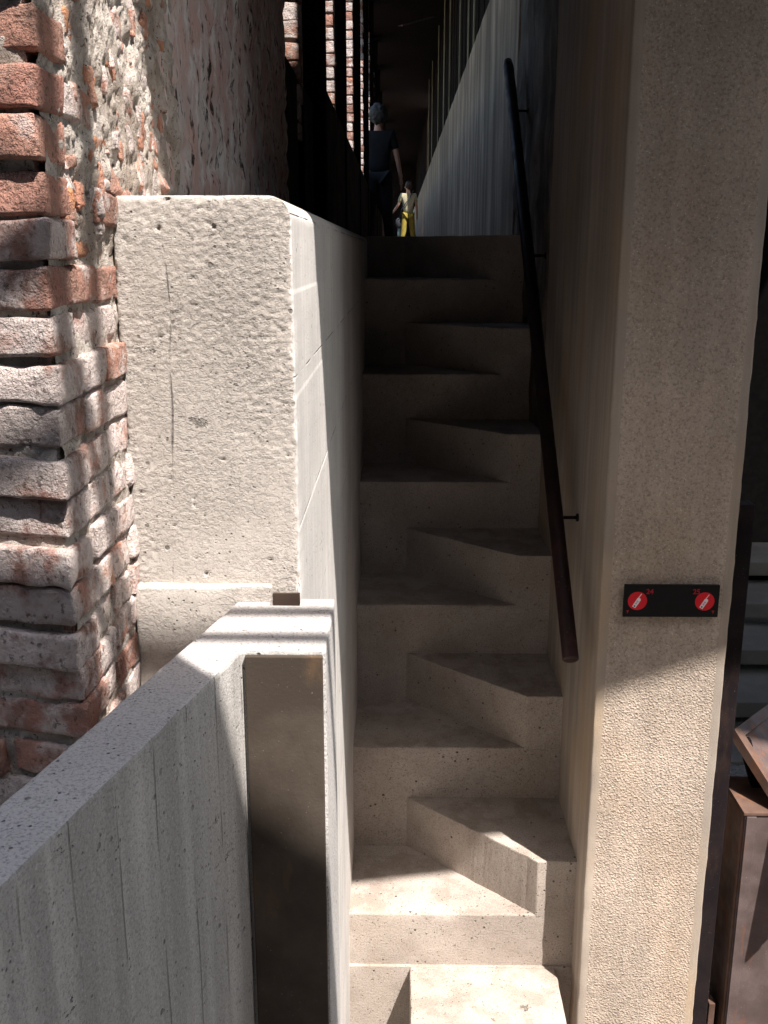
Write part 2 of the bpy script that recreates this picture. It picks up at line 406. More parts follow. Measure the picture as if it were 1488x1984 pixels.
# top landing slab (full width) and the bottom block
V, F = rbox((XL - 0.012, Y0 + 6 * RUN + 0.002, -0.2), (XR + 0.012, Y0 + 6 * RUN + 0.30, FZ + 0.001), step=0.03, r=0.006, amp=0.001, freq=25, seed=9)
link('landing', mesh(V, F, True), M['stair'], st)
V, F = rbox((XL - 0.012, Y0 - 0.010, GZ), (XR + 0.012, Y0 + 0.35, -2.316), step=0.04, r=0.003, amp=0.001, freq=25, seed=11)
link('step', mesh(V, F, True), M['stair'], st)
V, F = rbox((0.048, Y0 - 0.55, GZ), (0.535, Y0 + 0.03, -2.32), step=0.03, r=0.007, amp=0.0015, freq=25, chip=1.2, seed=12)
link('step', mesh(V, F, True), M['stair'], st)

# ---------------------------------------------------------------- left: tall concrete wall beside the stair
zs_ = [GZ + 0.01, -2.0, -1.4, -1.0, -0.8, -0.7, -0.64] + [-0.60 + 0.0031 * i for i in range(217)]
V, F = rbox((-0.415, 1.5, GZ), (XL, Y0 + 6 * RUN + 0.2, FZ), step=(0.0031, 0.07, zs_), r=0.008, amp=0.0008, freq=9, chip=0.9, seed=3)
# formwork lifts: each lift of the passage side sits a few millimetres proud of the one above
def sstep(x, a, b):
    t_ = min(1, max(0, (x - a) / (b - a))); return t_ * t_ * (3 - 2 * t_)
for v in V:                                              # the broken, granular end face: real relief
    if v.y < 1.504 and v.z > -0.66:
        q = Vector((v.x, 0, v.z))
        reg = sstep(noise.noise(q * 7) * 0.5 + (v.x + 0.30) * 1.6 + (v.z + 0.22) * 1.1, -0.12, 0.28)
        reg = max(reg, sstep(noise.noise(q * 30) * 0.04 + (-0.375 - v.x), 0.0, 0.02))
        qq = Vector((v.x * 0.85, 0, v.z * 1.25))
        g_ = noise.fractal(qq * 135, 0.5, 2.1, 2)
        dp = (0.0003 + 0.0010 * reg) * max(-0.5, min(1.2, g_ * 1.5))
        h_ = noise.fractal(qq * 58 + Vector((5, 0, 3)), 0.5, 2.3, 3)
        dp += 0.0018 * reg * sstep(h_, 0.50, 0.72)
        ps = noise.noise(Vector((v.x, 0, v.z * 1.6)) * 62 + Vector((9, 0, 1)))
        dp += 0.0035 * sstep(ps, 0.66, 0.72)
        v.y += dp
for i, v in enumerate(V):
    cx_, cz_ = XL - 0.035, FZ - 0.035                     # the worn, rounded top corner
    dx_, dz_ = v.x - cx_, v.z - cz_
    if dx_ > 0 and dz_ > 0:
        dd_ = math.hypot(dx_, dz_)
        if dd_ > 0.035: v.x = cx_ + dx_ * 0.035 / dd_; v.z = cz_ + dz_ * 0.035 / dd_
    if v.x > -0.2:
        lift = 0 if v.z > -0.055 else (1 if v.z > -0.21 else (2 if v.z > -0.42 else (3 if v.z > -0.8 else 4)))
        v.x += (0, 0.0035, 0.0065, 0.010, 0.0135)[lift] * (1 if v.y < 2.5 else max(0, 1 - (v.y - 2.5) / 0.3)) * 0.28
tall = thing('concrete_wall', 'thick pale concrete wall with a rough sunlit end face between the brick corner and the stair', 'wall', (-0.28, 1.5, GZ))
me = mesh(V, F, True); me.materials.append(M['wall_light']); me.materials.append(M['wall_side'])
for p in me.polygons:
    if p.normal.x > 0.6: p.material_index = 1
link('wall_body', me, None, tall)
V, F = rbox((-0.412, 1.484, GZ), (-0.196, 1.53, -0.505), step=0.02, r=0.006, amp=0.0012, freq=12, chip=1.3, seed=5)
link('base_ledge', mesh(V, F, True), M['wall_light'], tall)

# ---------------------------------------------------------------- low parapet with the post and the steel panel
par = thing('parapet', 'low board-marked concrete parapet with speckled coping running to the lower left corner', 'parapet', (-0.27, 1.1, GZ))
PT = -0.53
d = Vector((-0.240, -1.0)); Le = (-0.258, 1.452); Re = (-0.2135, 1.285)
def along(p, y): return (p[0] + (y - p[1]) * 0.2405, y)
bm = bmesh.new()
poly = [along((-0.2565, 1.452), 0.15), along((-0.2135, 1.285), 0.15), (-0.2135, 1.285), (-0.098, 1.285), (-0.098, 1.5), (-0.152, 1.5), (-0.152, 1.470), (-0.197, 1.470), (-0.197, 1.4845), (-0.2490, 1.4845), (-0.2565, 1.452)]
me = prism_mesh(poly, GZ, PT, bevel=0); bm.from_mesh(me)
ed = [e for e in bm.edges if len(e.link_faces) == 2 and e.calc_face_angle(0) > 0.3]
bmesh.ops.bevel(bm, geom=ed, offset=0.005, segments=2, profile=0.6, affect='EDGES')
for i in range(1, 64):
    bmesh.ops.bisect_plane(bm, geom=bm.verts[:] + bm.edges[:] + bm.faces[:], plane_co=(0, 0.15 + 0.022 * i, 0), plane_no=(0, 1, 0))
for v in bm.verts: v.co += noise.noise_vector(v.co * 30) * 0.0012
me = bpy.data.meshes.new('parapet'); bm.to_mesh(me); bm.free()
me.materials.append(M['parapet']); me.materials.append(M['coping'])
for p in me.polygons:
    if p.normal.z > 0.4 or p.center.x > -0.11: p.material_index = 1
link('wall_body', me, None, par)
p_ = box('steel_panel', (-0.2085, 1.276, GZ), (-0.1015, 1.2845, PT - 0.006), M['steel_panel'], par, bevel=0.0015)
p_['label'] = 'brown rusted steel panel'
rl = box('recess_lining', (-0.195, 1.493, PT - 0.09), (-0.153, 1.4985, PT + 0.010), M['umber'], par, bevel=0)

# ---------------------------------------------------------------- brick corner on the left
BX, BY = -0.405, 1.19
def brick_set(specs):
    V = []; F = []; col = []
    for (org, ax, ay, L, W, H, z, hue, white, val, seed) in specs:
        v, f = rbox((0, 0, 0), (L, W, H), step=(0.02, 0.03, 0.016), r=min(0.006, H * 0.16), amp=0.0035, freq=30, chip=1.0, seed=seed, skip=('+y',))
        b = len(V)
        tw = random.uniform(-0.03, 0.03)
        for q in v:
            p = Vector((org[0] + ax[0] * q.x + ay[0] * q.y, org[1] + ax[1] * q.x + ay[1] * q.y, z + q.z + tw * q.x))
            V.append(p + noise.noise_vector(p * 18) * 0.0022); col.append((hue, white, val, 1))
        F += [tuple(i + b for i in q) for q in f]
    me = mesh(V, F, True, 'bricks')
    a = me.color_attributes.new('bc', 'FLOAT_COLOR', 'POINT')
    for i, c in enumerate(col): a.data[i].color = c
    return me
bw = thing('brick_wall', 'old weathered brick wall corner with crumbling mortar and whitewash at the left edge', 'brick wall', (-0.7, 1.5, GZ))
th = R(14)
fu = (-math.cos(th), math.sin(th)); fn = (math.sin(th), math.cos(th))       # along the front face to the left, and into the wall
specs = []; z = -1.30; row = 0
while z < 0.95:
    H = random.uniform(0.045, 0.051)
    u = random.uniform(-0.006, 0.006); first = True
    s = 0
    # front face (left of the corner)
    while u < 0.62:
        L = (0.125 if row % 2 else 0.235) if first else random.choice((0.12, 0.24, 0.235))
        L *= random.uniform(0.94, 1.05)
        dep = random.uniform(-0.007, 0.006)
        if z > 0.0 : white = random.uniform(0, 0.18)
        elif z > -0.12: white = random.uniform(0.1, 0.5)
        else: white = random.uniform(0.25, 0.65)
        hue = random.uniform(0.05, 0.65)
        if first:   # the corner brick shows on both faces: a box turned to the front direction, its end flush with the side face
            org = (BX + fu[0] * (u + L) + fn[0] * dep, BY + fu[1] * (u + L) + fn[1] * dep)
        else: org = (BX + fu[0] * (u + L) + fn[0] * dep, BY + fu[1] * (u + L) + fn[1] * dep)
        specs.append((org, (-fu[0], -fu[1]), (0, 1), L, 0.10, H, z + random.uniform(-.003, .003), hue, white, random.uniform(0.85, 1.3), random.randint(0, 999)))
        u += L + random.uniform(0.006, 0.012); first = False
    # side face (towards the stair)
    y = BY + (random.uniform(0.085, 0.105))
    while y < (1.52 if z < FZ else 1.75):
        L = random.choice((0.085, 0.10, 0.115)) * random.uniform(0.9, 1.1)
        rub = z > 0.02 + 0.05 * math.sin(row)
        dep = random.uniform(-0.010, 0.005) - (0.012 if rub and random.random() < 0.75 else 0)
        if rub and random.random() < 0.30: y += L; continue
        hue = random.uniform(0.65, 1.0) if (rub or random.random() < 0.25) else random.uniform(0.3, 0.9)
        white = random.uniform(0.0, 0.35) if rub else random.uniform(0.15, 0.62)
        if z < -0.1 and random.random() < 0.6: white = random.uniform(0.5, 0.8)
        specs.append(((BX + dep, y), (0, 1), (-1, 0), L, 0.07, H * (random.uniform(0.7, 1.0) if rub else 1), z + random.uniform(-.004, .004) * (3 if rub else 1), hue, white, random.uniform(1.0, 1.35), random.randint(0, 999)))
        y += L + random.uniform(0.006, 0.013)
    z += H + random.uniform(0.006, 0.010); row += 1
link('bricks', brick_set(specs), M['brick'], bw)
# mortar bed: a lumpy sheet just behind the brick faces, thicker and rougher in the broken upper part
def mortar_sheet(p0, p1, nrm, z0, z1, n, m, base, amp, rub=None):
    V = []; F = []
    for j in range(m + 1):
        for i in range(n + 1):
            t = i / n; zz = z0 + (z1 - z0) * j / m
            p = Vector((p0[0] + (p1[0] - p0[0]) * t, p0[1] + (p1[1] - p0[1]) * t, zz))
            k = min(1, max(0, (zz - 0.0) / 0.10)) if rub else 0
            dd = -base * (1 - k * 0.85) + (amp + k * 0.002) * noise.fractal(p * 26, 0.6, 2.2, 6) + k * 0.005 * noise.noise(p * 9)
            V.append(p + Vector((nrm[0], nrm[1], 0)) * dd + (noise.noise_vector(p * 70) * 0.004 * k))
    for j in range(m):
        for i in range(n):
            a = j * (n + 1) + i; F.append((a, a + 1, a + n + 2, a + n + 1))
    return mesh(V, F, True)
link('mortar', mortar_sheet((BX, BY + 0.022), (BX, 1.95), (1, 0), -1.4, 1.0, 130, 330, 0.010, 0.005, True), M['mortar'], bw)
link('mortar', mortar_sheet((BX + fu[0] * 0.75, BY + fu[1] * 0.75), (BX + fu[0] * 0.014, BY + fu[1] * 0.014), (-fn[0], -fn[1]), -1.4, 1.0, 90, 300, 0.010, 0.006), M['mortar'], bw)
rough_box('mortar', (BX - 0.034, BY + 0.021, -1.4), (BX - 0.013, BY + 0.08, 1.0), M['mortar'], bw, step=0.02, r=0.006, amp=0.004, freq=30)
# broken brick ends and stones bedded in the mortar of the upper part
def chunk_set(n):
    V = []; F = []; col = []
    for q in range(n):
        yy = random.uniform(BY + 0.10, 1.86); zz = random.uniform(0.0, 0.95)
        if yy > 1.5 and zz < FZ - 0.02: continue
        big_ = random.random() < 0.2; sy = random.uniform(0.035, 0.07) if big_ else random.uniform(0.010, 0.035); sz = random.uniform(0.035, 0.06) if big_ else random.uniform(0.010, 0.05); sx = 0.05
        v, f = rbox((-sx, -sy / 2, -sz / 2), (0, sy / 2, sz / 2), step=0.012, r=min(sy, sz) * 0.28, amp=0.005, freq=40, chip=1.0, seed=random.randint(0, 999), skip=('-x',))
        rot = Matrix.Rotation(random.gauss(0, 0.14), 3, 'X') @ Matrix.Rotation(random.gauss(0, 0.13), 3, 'Z') @ Matrix.Rotation(random.gauss(0, 0.12), 3, 'Y')
        c = Vector((BX + random.uniform(-0.009, 0.004), yy, zz)); b = len(V)
        r_ = random.random()
        hue, wh, vl = (random.uniform(0.75, 1.0), random.uniform(-0.2, 0.1), 1.25) if r_ < 0.22 else ((random.uniform(0.4, 0.75), random.uniform(0.1, 0.5), 1.35) if r_ < 0.6 else (0.6, random.uniform(0.7, 1.0), random.uniform(0.75, 1.0)))
        for p in v: V.append(c + rot @ p); col.append((hue, wh, vl, 1))
        F += [tuple(i + b for i in fq) for fq in f]
    me = mesh(V, F, True)
    a = me.color_attributes.new('bc', 'FLOAT_COLOR', 'POINT')
    for i, c in enumerate(col): a.data[i].color = c
    return me
link('broken_bricks', chunk_set(420), M['brick'], bw)
# wall core and the worn face that runs back along the passage
box('wall_core', (-1.2, 1.42, GZ), (-0.47, 3.7, 2.6), M['mortar'], bw, bevel=0)
def worn_sheet(y0, y1, z0, z1, n, m):
    V = []; F = []
    for j in range(m + 1):
        for i in range(n + 1):
            y = y0 + (y1 - y0) * i / n; zz = z0 + (z1 - z0) * j / m
            p = Vector((BX - 0.004, y, zz))
            e = 0.02 * min(1, (y - y0) * 8)
            p.x += 0.010 * noise.fractal(Vector((0, y * 12, zz * 14)), 0.8, 2.1, 5) - (0.018 if y < y0 + 0.03 else 0)
            V.append(p)
    for j in range(m):
        for i in range(n):
            a = j * (n + 1) + i; F.append((a, a + 1, a + n + 2, a + n + 1))
    return mesh(V, F, True)
link('worn_face', worn_sheet(1.80, 3.9, FZ - 0.1, 2.5, 150, 170), M['worn'], bw)

# ---------------------------------------------------------------- right: pillar wall, old rubble jamb, long board-marked wall
pw = thing('concrete_wall', 'tall bush-hammered concrete wall end to the right of the stair, carrying the black number plate', 'wall', (0.78, 3.3, GZ))
V, F = rbox((XR, 2.75, GZ), (0.967, 4.05, 2.5), step=(0.02, 0.06, 0.03), r=0.007, amp=0.0015, freq=12, chip=1.0, seed=21)
me = mesh(V, F, True)
me.materials.append(M['pillar']); me.materials.append(M['pillar_edge'])
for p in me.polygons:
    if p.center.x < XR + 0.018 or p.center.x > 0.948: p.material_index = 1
link('wall_body', me, None, pw)
V, F = rbox((XR + 0.004, 4.05, GZ), (0.95, 5.4, 2.5), step=(0.05, 0.03, 0.03), r=0.02, amp=0.016, freq=5, chip=1.3, seed=22)
tag(link('stone_wall', mesh(V, F, True), M['rubble']), 'dark rough old stone wall beside the top of the handrail', 'wall')
V, F = rbox((XR + 0.002, 5.4, FZ - 0.3), (0.80, 42, 1.60), step=(0.1, 0.15, 0.15), r=0.01, amp=0.004, freq=3, chip=0.6, seed=23)
tag(link('passage_wall', mesh(V, F, True), M['deep_wall']), 'long grey board-marked wall receding along the right of the upper passage', 'wall')
sc = thing('timber_screen', 'black timber screen standing on top of the long grey passage wall', 'screen', (0.74, 20, 1.6))
for lo_, hi_ in ((0, 61), (69, 122)):  # screen gap added to let sun onto the far person
    Vv = []; Fv = []
    for i in range(lo_, hi_):
        y = 5.4 + i * 0.3; o_ = 0.006 * (i % 2); b = len(Vv)
        for (x, yy) in rect(0.70 + o_, 0.73 + o_, y, y + 0.3):
            Vv.append((x, yy, 1.6)); Vv.append((x, yy, 3.4))
        for a in range(4):
            c = (a + 1) % 4; Fv.append((b + 2 * a, b + 2 * c, b + 2 * c + 1, b + 2 * a + 1))
        Fv.append((b + 1, b + 3, b + 5, b + 7)); Fv.append((b + 6, b + 4, b + 2, b))
    link('boards', mesh(Vv, Fv), M['timber'], sc)
for y in (5.75, 8.9, 9.6, 10.9, 13.0, 14.6, 16.6, 19.5, 21.5):
    box('batten', (0.608, y, 1.60), (0.622, y + 0.03, 3.35), M['batten'], sc, bevel=0.003)

# ---------------------------------------------------------------- left of the upper passage: low dark wall, timber posts, brick piers
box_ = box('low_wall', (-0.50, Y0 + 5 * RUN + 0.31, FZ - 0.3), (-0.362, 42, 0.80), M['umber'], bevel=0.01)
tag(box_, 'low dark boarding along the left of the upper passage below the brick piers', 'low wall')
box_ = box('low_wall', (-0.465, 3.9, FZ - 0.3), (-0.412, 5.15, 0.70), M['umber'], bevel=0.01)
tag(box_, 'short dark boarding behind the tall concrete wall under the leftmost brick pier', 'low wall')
bk2 = box('sky_block_wall', (-1.02, 3.71, FZ - 0.3), (-0.90, 5.6, 2.9), M['umber'], bevel=0)  # added behind the piers to keep sky light off the stair
tag(bk2, 'dark wall added behind the leftmost brick pier to block sky light', 'wall')
bk3 = box('sky_block_wall', (-1.02, 5.61, FZ - 0.3), (-0.90, 42, 1.2), M['umber'], bevel=0)  # lower light block added behind the farther piers
tag(bk3, 'long dark wall added behind the row of brick piers to block sky light', 'wall')
post_y = [5.15, 7.2, 9.9, 12.6, 15.3, 18.0, 20.7, 23.4, 26.1, 28.8, 31.5, 34.2]
pp = None
ordn = ['nearest', 'second', 'third', 'fourth', 'fifth', 'sixth', 'seventh', 'eighth', 'ninth', 'tenth', 'eleventh', 'farthest']
for i, y in enumerate(post_y):
    if pp is None:
        pp = box('timber_post', (-0.51, y, FZ), (-0.352, y + 0.13, 3.4), M['timber'], bevel=0.004)
        o = pp
    else:
        o = pp.copy(); C.objects.link(o); o.location.y = y + 0.065
    tag(o, 'dark timber post in the left row of the upper passage, %s from the stair' % ordn[i], 'post', 'dark posts along the upper passage')
pier_y = [4.35, 6.72, 9.45, 12.15, 14.85, 17.5, 20.2, 22.9, 25.6, 28.3, 31.0, 33.7]
def pier_mesh(y, n):
    sp = []; z = 0.45
    while z < 2.9:
        H = 0.066; L = random.choice((0.12, 0.15, 0.24))
        xr = -0.400 + random.uniform(-0.006, 0.006)
        x = xr
        while x > -0.85:
            L = random.choice((0.12, 0.24))
            sp.append(((x - L, y + random.uniform(-.004, .004)), (1, 0), (0, 1), L, 0.12, H, z, random.uniform(0.3, 0.95), random.uniform(0.2, 0.7), random.uniform(0.85, 1.1), random.randint(0, 99)))
            x -= L + 0.008
            if n > 3 : break
        z += H + 0.009
    return brick_set(sp)
for i, y in enumerate(pier_y[:6]):
    pr = thing('brick_pier', 'sunlit strip of a brick pier between the dark posts, %s from the stair' % ordn[i], 'brick pier', (-0.6, y + 0.06, 0), 'brick piers along the upper passage')
    link('bricks', pier_mesh(y, 0), M['brick'], pr)
    box('mortar', (-0.86, y + 0.012, 0.0), (-0.412, y + 0.30, 3.4 if y > 4.6 else 2.5), M['mortar'], pr, bevel=0)
for y in pier_y[6:]:
    i = pier_y.index(y)
    pr = box('brick_pier', (-0.86, y, 0.0), (-0.40, y + 0.3, 3.4), M['worn'], bevel=0.01)
    tag(pr, 'unlit far brick pier of the left row, %s from the stair' % ordn[i], 'brick pier', 'brick piers along the upper passage')
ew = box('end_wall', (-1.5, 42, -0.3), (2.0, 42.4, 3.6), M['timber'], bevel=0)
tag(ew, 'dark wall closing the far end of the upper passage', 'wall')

# ---------------------------------------------------------------- roofs (above the picture) that throw the big shadow, and the open grille
def sun_slot(y, w0, w1, z_lo, z_hi, H):  # roof openings added so the sun strikes the brick piers
    pts = []
    for (X, Z) in ((w0, z_hi), (w1, z_hi), (w1, z_lo), (w0, z_lo)):
        h = H - Z; pts.append((X + 0.358 * h, y - 0.453 * h))
    return pts
Yc = 1.957
ea = lambda x, H: Yc + 0.2 * x - 0.525 * H
rt = thing('roof', 'dark timber roof over the passage above the stair', 'roof', (0, 5, 2.5))
holesA = [sun_slot(4.35, -0.48, -0.41, 0.62, 1.3, 2.5)]
prism('roof_slab', [(-2.5, ea(-2.5, 2.5)), (3.2, ea(3.2, 2.5)), (3.2, 5.0), (-2.5, 5.0)], 2.5, 2.62, M['timber'], rt, bevel=0, holes=holesA)
holesB = []
for y in pier_y[1:6]: holesB.append(sun_slot(y, -0.50, -0.40, 0.66, 2.1, 3.4))
holesB.append([(0.80, 23.4), (2.6, 23.4), (2.6, 26.2), (0.80, 26.2)])  # opening added so the sun reaches the far person
prism('roof_slab', rect(-0.95, 3.9, 4.62, 43), 3.4, 3.5, M['timber'], rt, bevel=0, holes=holesB)
box('roof_riser', (-0.95, 4.6, 2.63), (2.8, 4.66, 3.395), M['timber'], rt, bevel=0)
box('roof_slab', (3.21, 0.9, 2.5), (9, 5.1, 2.62), M['timber'], rt, bevel=0)  # extra slab added out of view to keep sun off the pale ledges
gr = thing('overhead_grille', 'steel grille and added shadow-casting slab, unseen overhead in front of the stair', 'grille', (0.5, 0, 2.5))
for yy, ww in ((-0.046, 0.030), (0.059, 0.034)):
    box('bar', (0.2, yy - ww / 2, 2.5), (1.7, yy + ww / 2, 2.53), M['darksteel'], gr, bevel=0)
for yi in (1.235, 1.375):                         # hanging slats that stripe the brick corner
    xs_, ys_ = -0.405 + 0.744, yi - 0.942
    box('slat', (xs_ - 0.015, ys_ - 0.015, 1.12), (xs_ + 0.015, ys_ + 0.015, 2.5), M['darksteel'], gr, bevel=0)
box('side_rail', (0.16, -0.19, 2.5), (0.20, 0.62, 2.54), M['darksteel'], gr, bevel=0)
box('side_rail', (1.70, -0.43, 2.5), (1.74, 0.08, 2.54), M['darksteel'], gr, bevel=0)
prism('shadow_slab', [(-0.45, -1.35), (1.74, -1.35), (1.74, -0.43), (0.45, -0.105), (0.45, 0.02), (-0.45, 0.02)], 2.54, 2.60, M['darksteel'], gr, bevel=0)  # unseen slab added and shaped to shade the parapet and brick front

for nm, a_, b_ in (('light_block_wall', (-9, -5.6, GZ), (9, -5.2, 7.5)), ('light_block_wall', (-6.4, -5.15, GZ), (-6.0, 1.2, 6.5)), ('light_block_wall', (6.6, -5.15, GZ), (7.0, 0.8, 6.5))):  # unseen walls added around the viewpoint to darken the stair
    o = box(nm, a_, b_, M['yard'], bevel=0)
    tag(o, 'tall unseen wall added to cut sky light, standing ' + ('behind the viewpoint' if a_[1] < -5.5 else ('to the left of the viewpoint' if a_[0] < 0 else 'to the right of the viewpoint')), 'wall')

# ---------------------------------------------------------------- handrail
hr = thing('handrail', 'round dark handrail fixed along the right wall of the stair', 'handrail', (0.52, 2.78, -1.2))
a = Vector((0.515, 2.765, -1.165)); b = Vector((0.520, 5.15, 0.88))
dv = (b - a).normalized()
pts = [a, a + dv * 0.002] + [a + (b - a) * t for t in (0.25, 0.5, 0.75, 0.985)] + [b, b + dv * 0.006]
link('rail', tube_mesh(pts, [0.0215, 0.0245, 0.0245, 0.0245, 0.0245, 0.0245, 0.019, 0.006], 24), M['rail'], hr)
for yy in (3.16, 4.12, 4.86):
    t = (yy - a.y) / (b.y - a.y); p = a + (b - a) * t
    q = [p + Vector((0, 0, -0.008)), p + Vector((0.076, 0, -0.008))]
    link('bracket', tube_mesh(q, 0.0055, 8), M['darksteel'], hr)
    e = p + Vector((0, 0, -0.008)); link('wall_plate', tube_mesh([(0.584, e.y, e.z), (0.594, e.y, e.z)], 0.013, 20), M['darksteel'], hr)

# ---------------------------------------------------------------- number plate on the pillar
def px(x, y, Y):                       # where the sight line of a photo pixel meets the plane Y (used once, to lay out the sign)
    r_ = (y - 992) / 1940; Fd = Y / (0.968 - 0.2505 * r_)
    return ((x - 770) * Fd / 1940, Y, -(0.2505 + 0.968 * r_) * Fd)
SY = 2.728
c0 = px(1211, 1132, SY); c1 = px(1389, 1193, SY)
sg = thing('number_sign', 'black plate with two red discs numbered 24 and 25 on the right concrete wall', 'sign', ((c0[0] + c1[0]) / 2, SY, c1[2]))
box('plate', (c0[0], SY, c1[2]), (c1[0], SY + 0.012, c0[2]), M['signblack'], sg, bevel=0.001)
for xx in (0.35, 0.65):
    xm = c0[0] + (c1[0] - c0[0]) * xx
    box('spacer', (xm - 0.012, SY + 0.012, c1[2] + 0.03), (xm + 0.012, SY + 0.027, c0[2] - 0.03), M['darksteel'], sg, bevel=0)
pw_ = (c1[0] - c0[0]); ph_ = (c0[2] - c1[2])
def sp(u, v, dy=0.0): return Vector((c0[0] + pw_ * u, SY - dy, c0[2] - ph_ * v))
def disc(u, v, r_, name='disc'):
    c = sp(u, v, 0.0006); n = 48
    V = [c + Vector((math.cos(2 * math.pi * i / n) * r_, 0, math.sin(2 * math.pi * i / n) * r_)) for i in range(n)]
    V += [v_ + Vector((0, 0.0012, 0)) for v_ in V]
    F = [tuple(range(n))[::-1]] + [(i, (i + 1) % n, n + (i + 1) % n, n + i) for i in range(n)]
    me = mesh(V, F); bm = bmesh.new(); bm.from_mesh(me); bmesh.ops.recalc_face_normals(bm, faces=bm.faces); bm.to_mesh(me); bm.free()
    return link(name, me, M['signred'], sg)
def flat(name, polys, dy, mat):
    V = []; F = []
    for poly in polys:
        b = len(V); n = len(poly)
        for (x, z_) in poly: V.append(Vector((x, SY - dy, z_)))
        for (x, z_) in poly: V.append(Vector((x, SY - dy + 0.0008, z_)))
        F.append(tuple(b + i for i in range(n))); F += [(b + i, b + n + i, b + n + (i + 1) % n, b + (i + 1) % n) for i in range(n)]
    me = mesh(V, F); bm = bmesh.new(); bm.from_mesh(me); bmesh.ops.recalc_face_normals(bm, faces=bm.faces); bm.to_mesh(me); bm.free()
    return link(name, me, mat, sg)
def phone(u, v):
    c = sp(u, v); a_ = R(-30); s_ = ph_ / 370      # 370 source units high
    def P(x, y): return (c.x + (x * math.cos(a_) - y * math.sin(a_)) * s_, c.z + (x * math.sin(a_) + y * math.cos(a_)) * s_)
    flat('handset_icon', [[P(-19, -80), P(22, -80), P(24, 30), P(14, 42), P(-12, 42), P(-19, 30)], [P(-15, 42), P(-7, 42), P(-4, 98), P(-11, 98)]], 0.0015, M['signwhite'])
    flat('handset_keys', [[P(-8, -12), P(10, -12), P(11, 8), P(-7, 8)], [P(-8, -40), P(9, -40), P(9, -17), P(-8, -17)]], 0.0021, plain('pink_print', (0.62, 0.38, 0.44)))
    k = [P(1 + 9 * math.cos(i * math.pi / 6), -62 + 9 * math.sin(i * math.pi / 6)) for i in range(12)]
    flat('handset_dot', [k], 0.0021, M['signblack'])
disc(0.140, 0.49, ph_ * 0.288); disc(0.850, 0.50, ph_ * 0.288)
phone(0.140, 0.50); phone(0.850, 0.52)
def text(body, u, v, size, mat):
    cu = bpy.data.curves.new('t', 'FONT'); cu.body = body; cu.size = size; cu.align_x = 'CENTER'; cu.align_y = 'CENTER'; cu.extrude = 0.0004; cu.offset = size * 0.02
    o = bpy.data.objects.new('t', cu); C.objects.link(o)
    dg = bpy.context.evaluated_depsgraph_get(); me = bpy.data.meshes.new_from_object(o.evaluated_get(dg)); bpy.data.objects.remove(o)
    me.transform(Matrix.Translation(sp(u, v, 0.001)) @ Matrix.Rotation(math.pi / 2, 4, 'X'))
    me.materials.clear()
    return link('number', me, mat, sg)
text('24', 0.265, 0.20, 0.021, M['signdark']); text('25', 0.755, 0.20, 0.021, M['signdark'])
for (u, v, sgn) in ((0.045, 0.83, -1), (0.945, 0.83, 1)):
    c = sp(u, v); k = 0.0035
    flat('arrow', [[(c.x - k * 1.1, c.z + k), (c.x + k, c.z + k * 1.3), (c.x + sgn * k * .3, c.z - k * 1.8)]], 0.001, M['signdark'])

# ---------------------------------------------------------------- right edge: steel fin, rusty boxes, tilted frame, pale steps beyond
fin = box('steel_post', (0.976, 2.80, GZ), (1.030, 2.86, -0.70), M['darksteel'], bevel=0.004)
tag(fin, 'slim dark steel post standing against the right side of the concrete wall', 'post')
rb = thing('steel_cabinet', 'upright rusty steel box with a lilac-grey front at the lower right edge', 'cabinet', (1.3, 2.9, GZ))
box('body', (1.090, 2.802, GZ), (1.60, 3.02, -1.70), M['greysteel'], rb, bevel=0.002)
box('side_plate', (1.084, 2.81, GZ), (1.0895, 3.02, -1.70), M['rust'], rb, bevel=0)
box('lid', (1.084, 2.798, -1.699), (1.605, 3.025, -1.688), M['rust'], rb, bevel=0.002)
box('flange', (1.094, 2.796, GZ), (1.124, 2.8015, -1.702), M['greysteel'], rb, bevel=0.001)
fr = thing('tilted_steel_tray', 'tilted rusty steel tray resting above the upright box at the right edge', 'tray', (1.1, 2.6, -1.5))
def bar3(name, p, q, wv, tv, mat, parent):
    p, q, wv, tv = map(Vector, (p, q, wv, tv))
    V = [p, p + wv, p + wv + tv, p + tv, q, q + wv, q + wv + tv, q + tv]
    F = [(0, 1, 2, 3), (7, 6, 5, 4), (0, 4, 5, 1), (1, 5, 6, 2), (2, 6, 7, 3), (3, 7, 4, 0)]
    me = mesh(V, F); bm = bmesh.new(); bm.from_mesh(me); bmesh.ops.recalc_face_normals(bm, faces=bm.faces); bm.to_mesh(me); bm.free()
    return link(name, me, mat, parent)
A_ = px(1410, 1418, 2.98); B_ = px(1500, 1560, 2.80); D_ = px(1500, 1350, 3.25)
A_, B_, D_ = Vector(A_), Vector(B_), Vector(D_)
n_ = (B_ - A_).cross(D_ - A_).normalized(); n_ = n_ if n_.z > 0 else -n_
inn = (D_ - A_).normalized() * 0.035; inn2 = (B_ - A_).normalized() * 0.035
bar3('rim', A_, B_ + (B_ - A_) * 1.0, inn, n_ * 0.03, M['rust'], fr)
bar3('rim', A_ + inn * 1.02, D_ + (D_ - A_) * 1.0, inn2, n_ * 0.03, M['greysteel'], fr)
bar3('base', A_ + inn * 1.03 + inn2 * 1.03, B_ + (B_ - A_) + inn * 1.03, (D_ - A_) * 1.6, n_ * 0.006, M['greysteel'], fr)
bar3('bracket', Vector((1.16, 2.95, -1.69)), A_ + inn + inn2, (0.04, 0, 0), (0, 0.02, 0), M['darksteel'], fr)
sb = box('steel_rail', (1.045, 2.83, GZ), (1.065, 2.95, -2.42), M['rust'], bevel=0.002)
tag(sb, 'small rusty steel upright low beside the cabinet at the lower right corner', 'bracket')
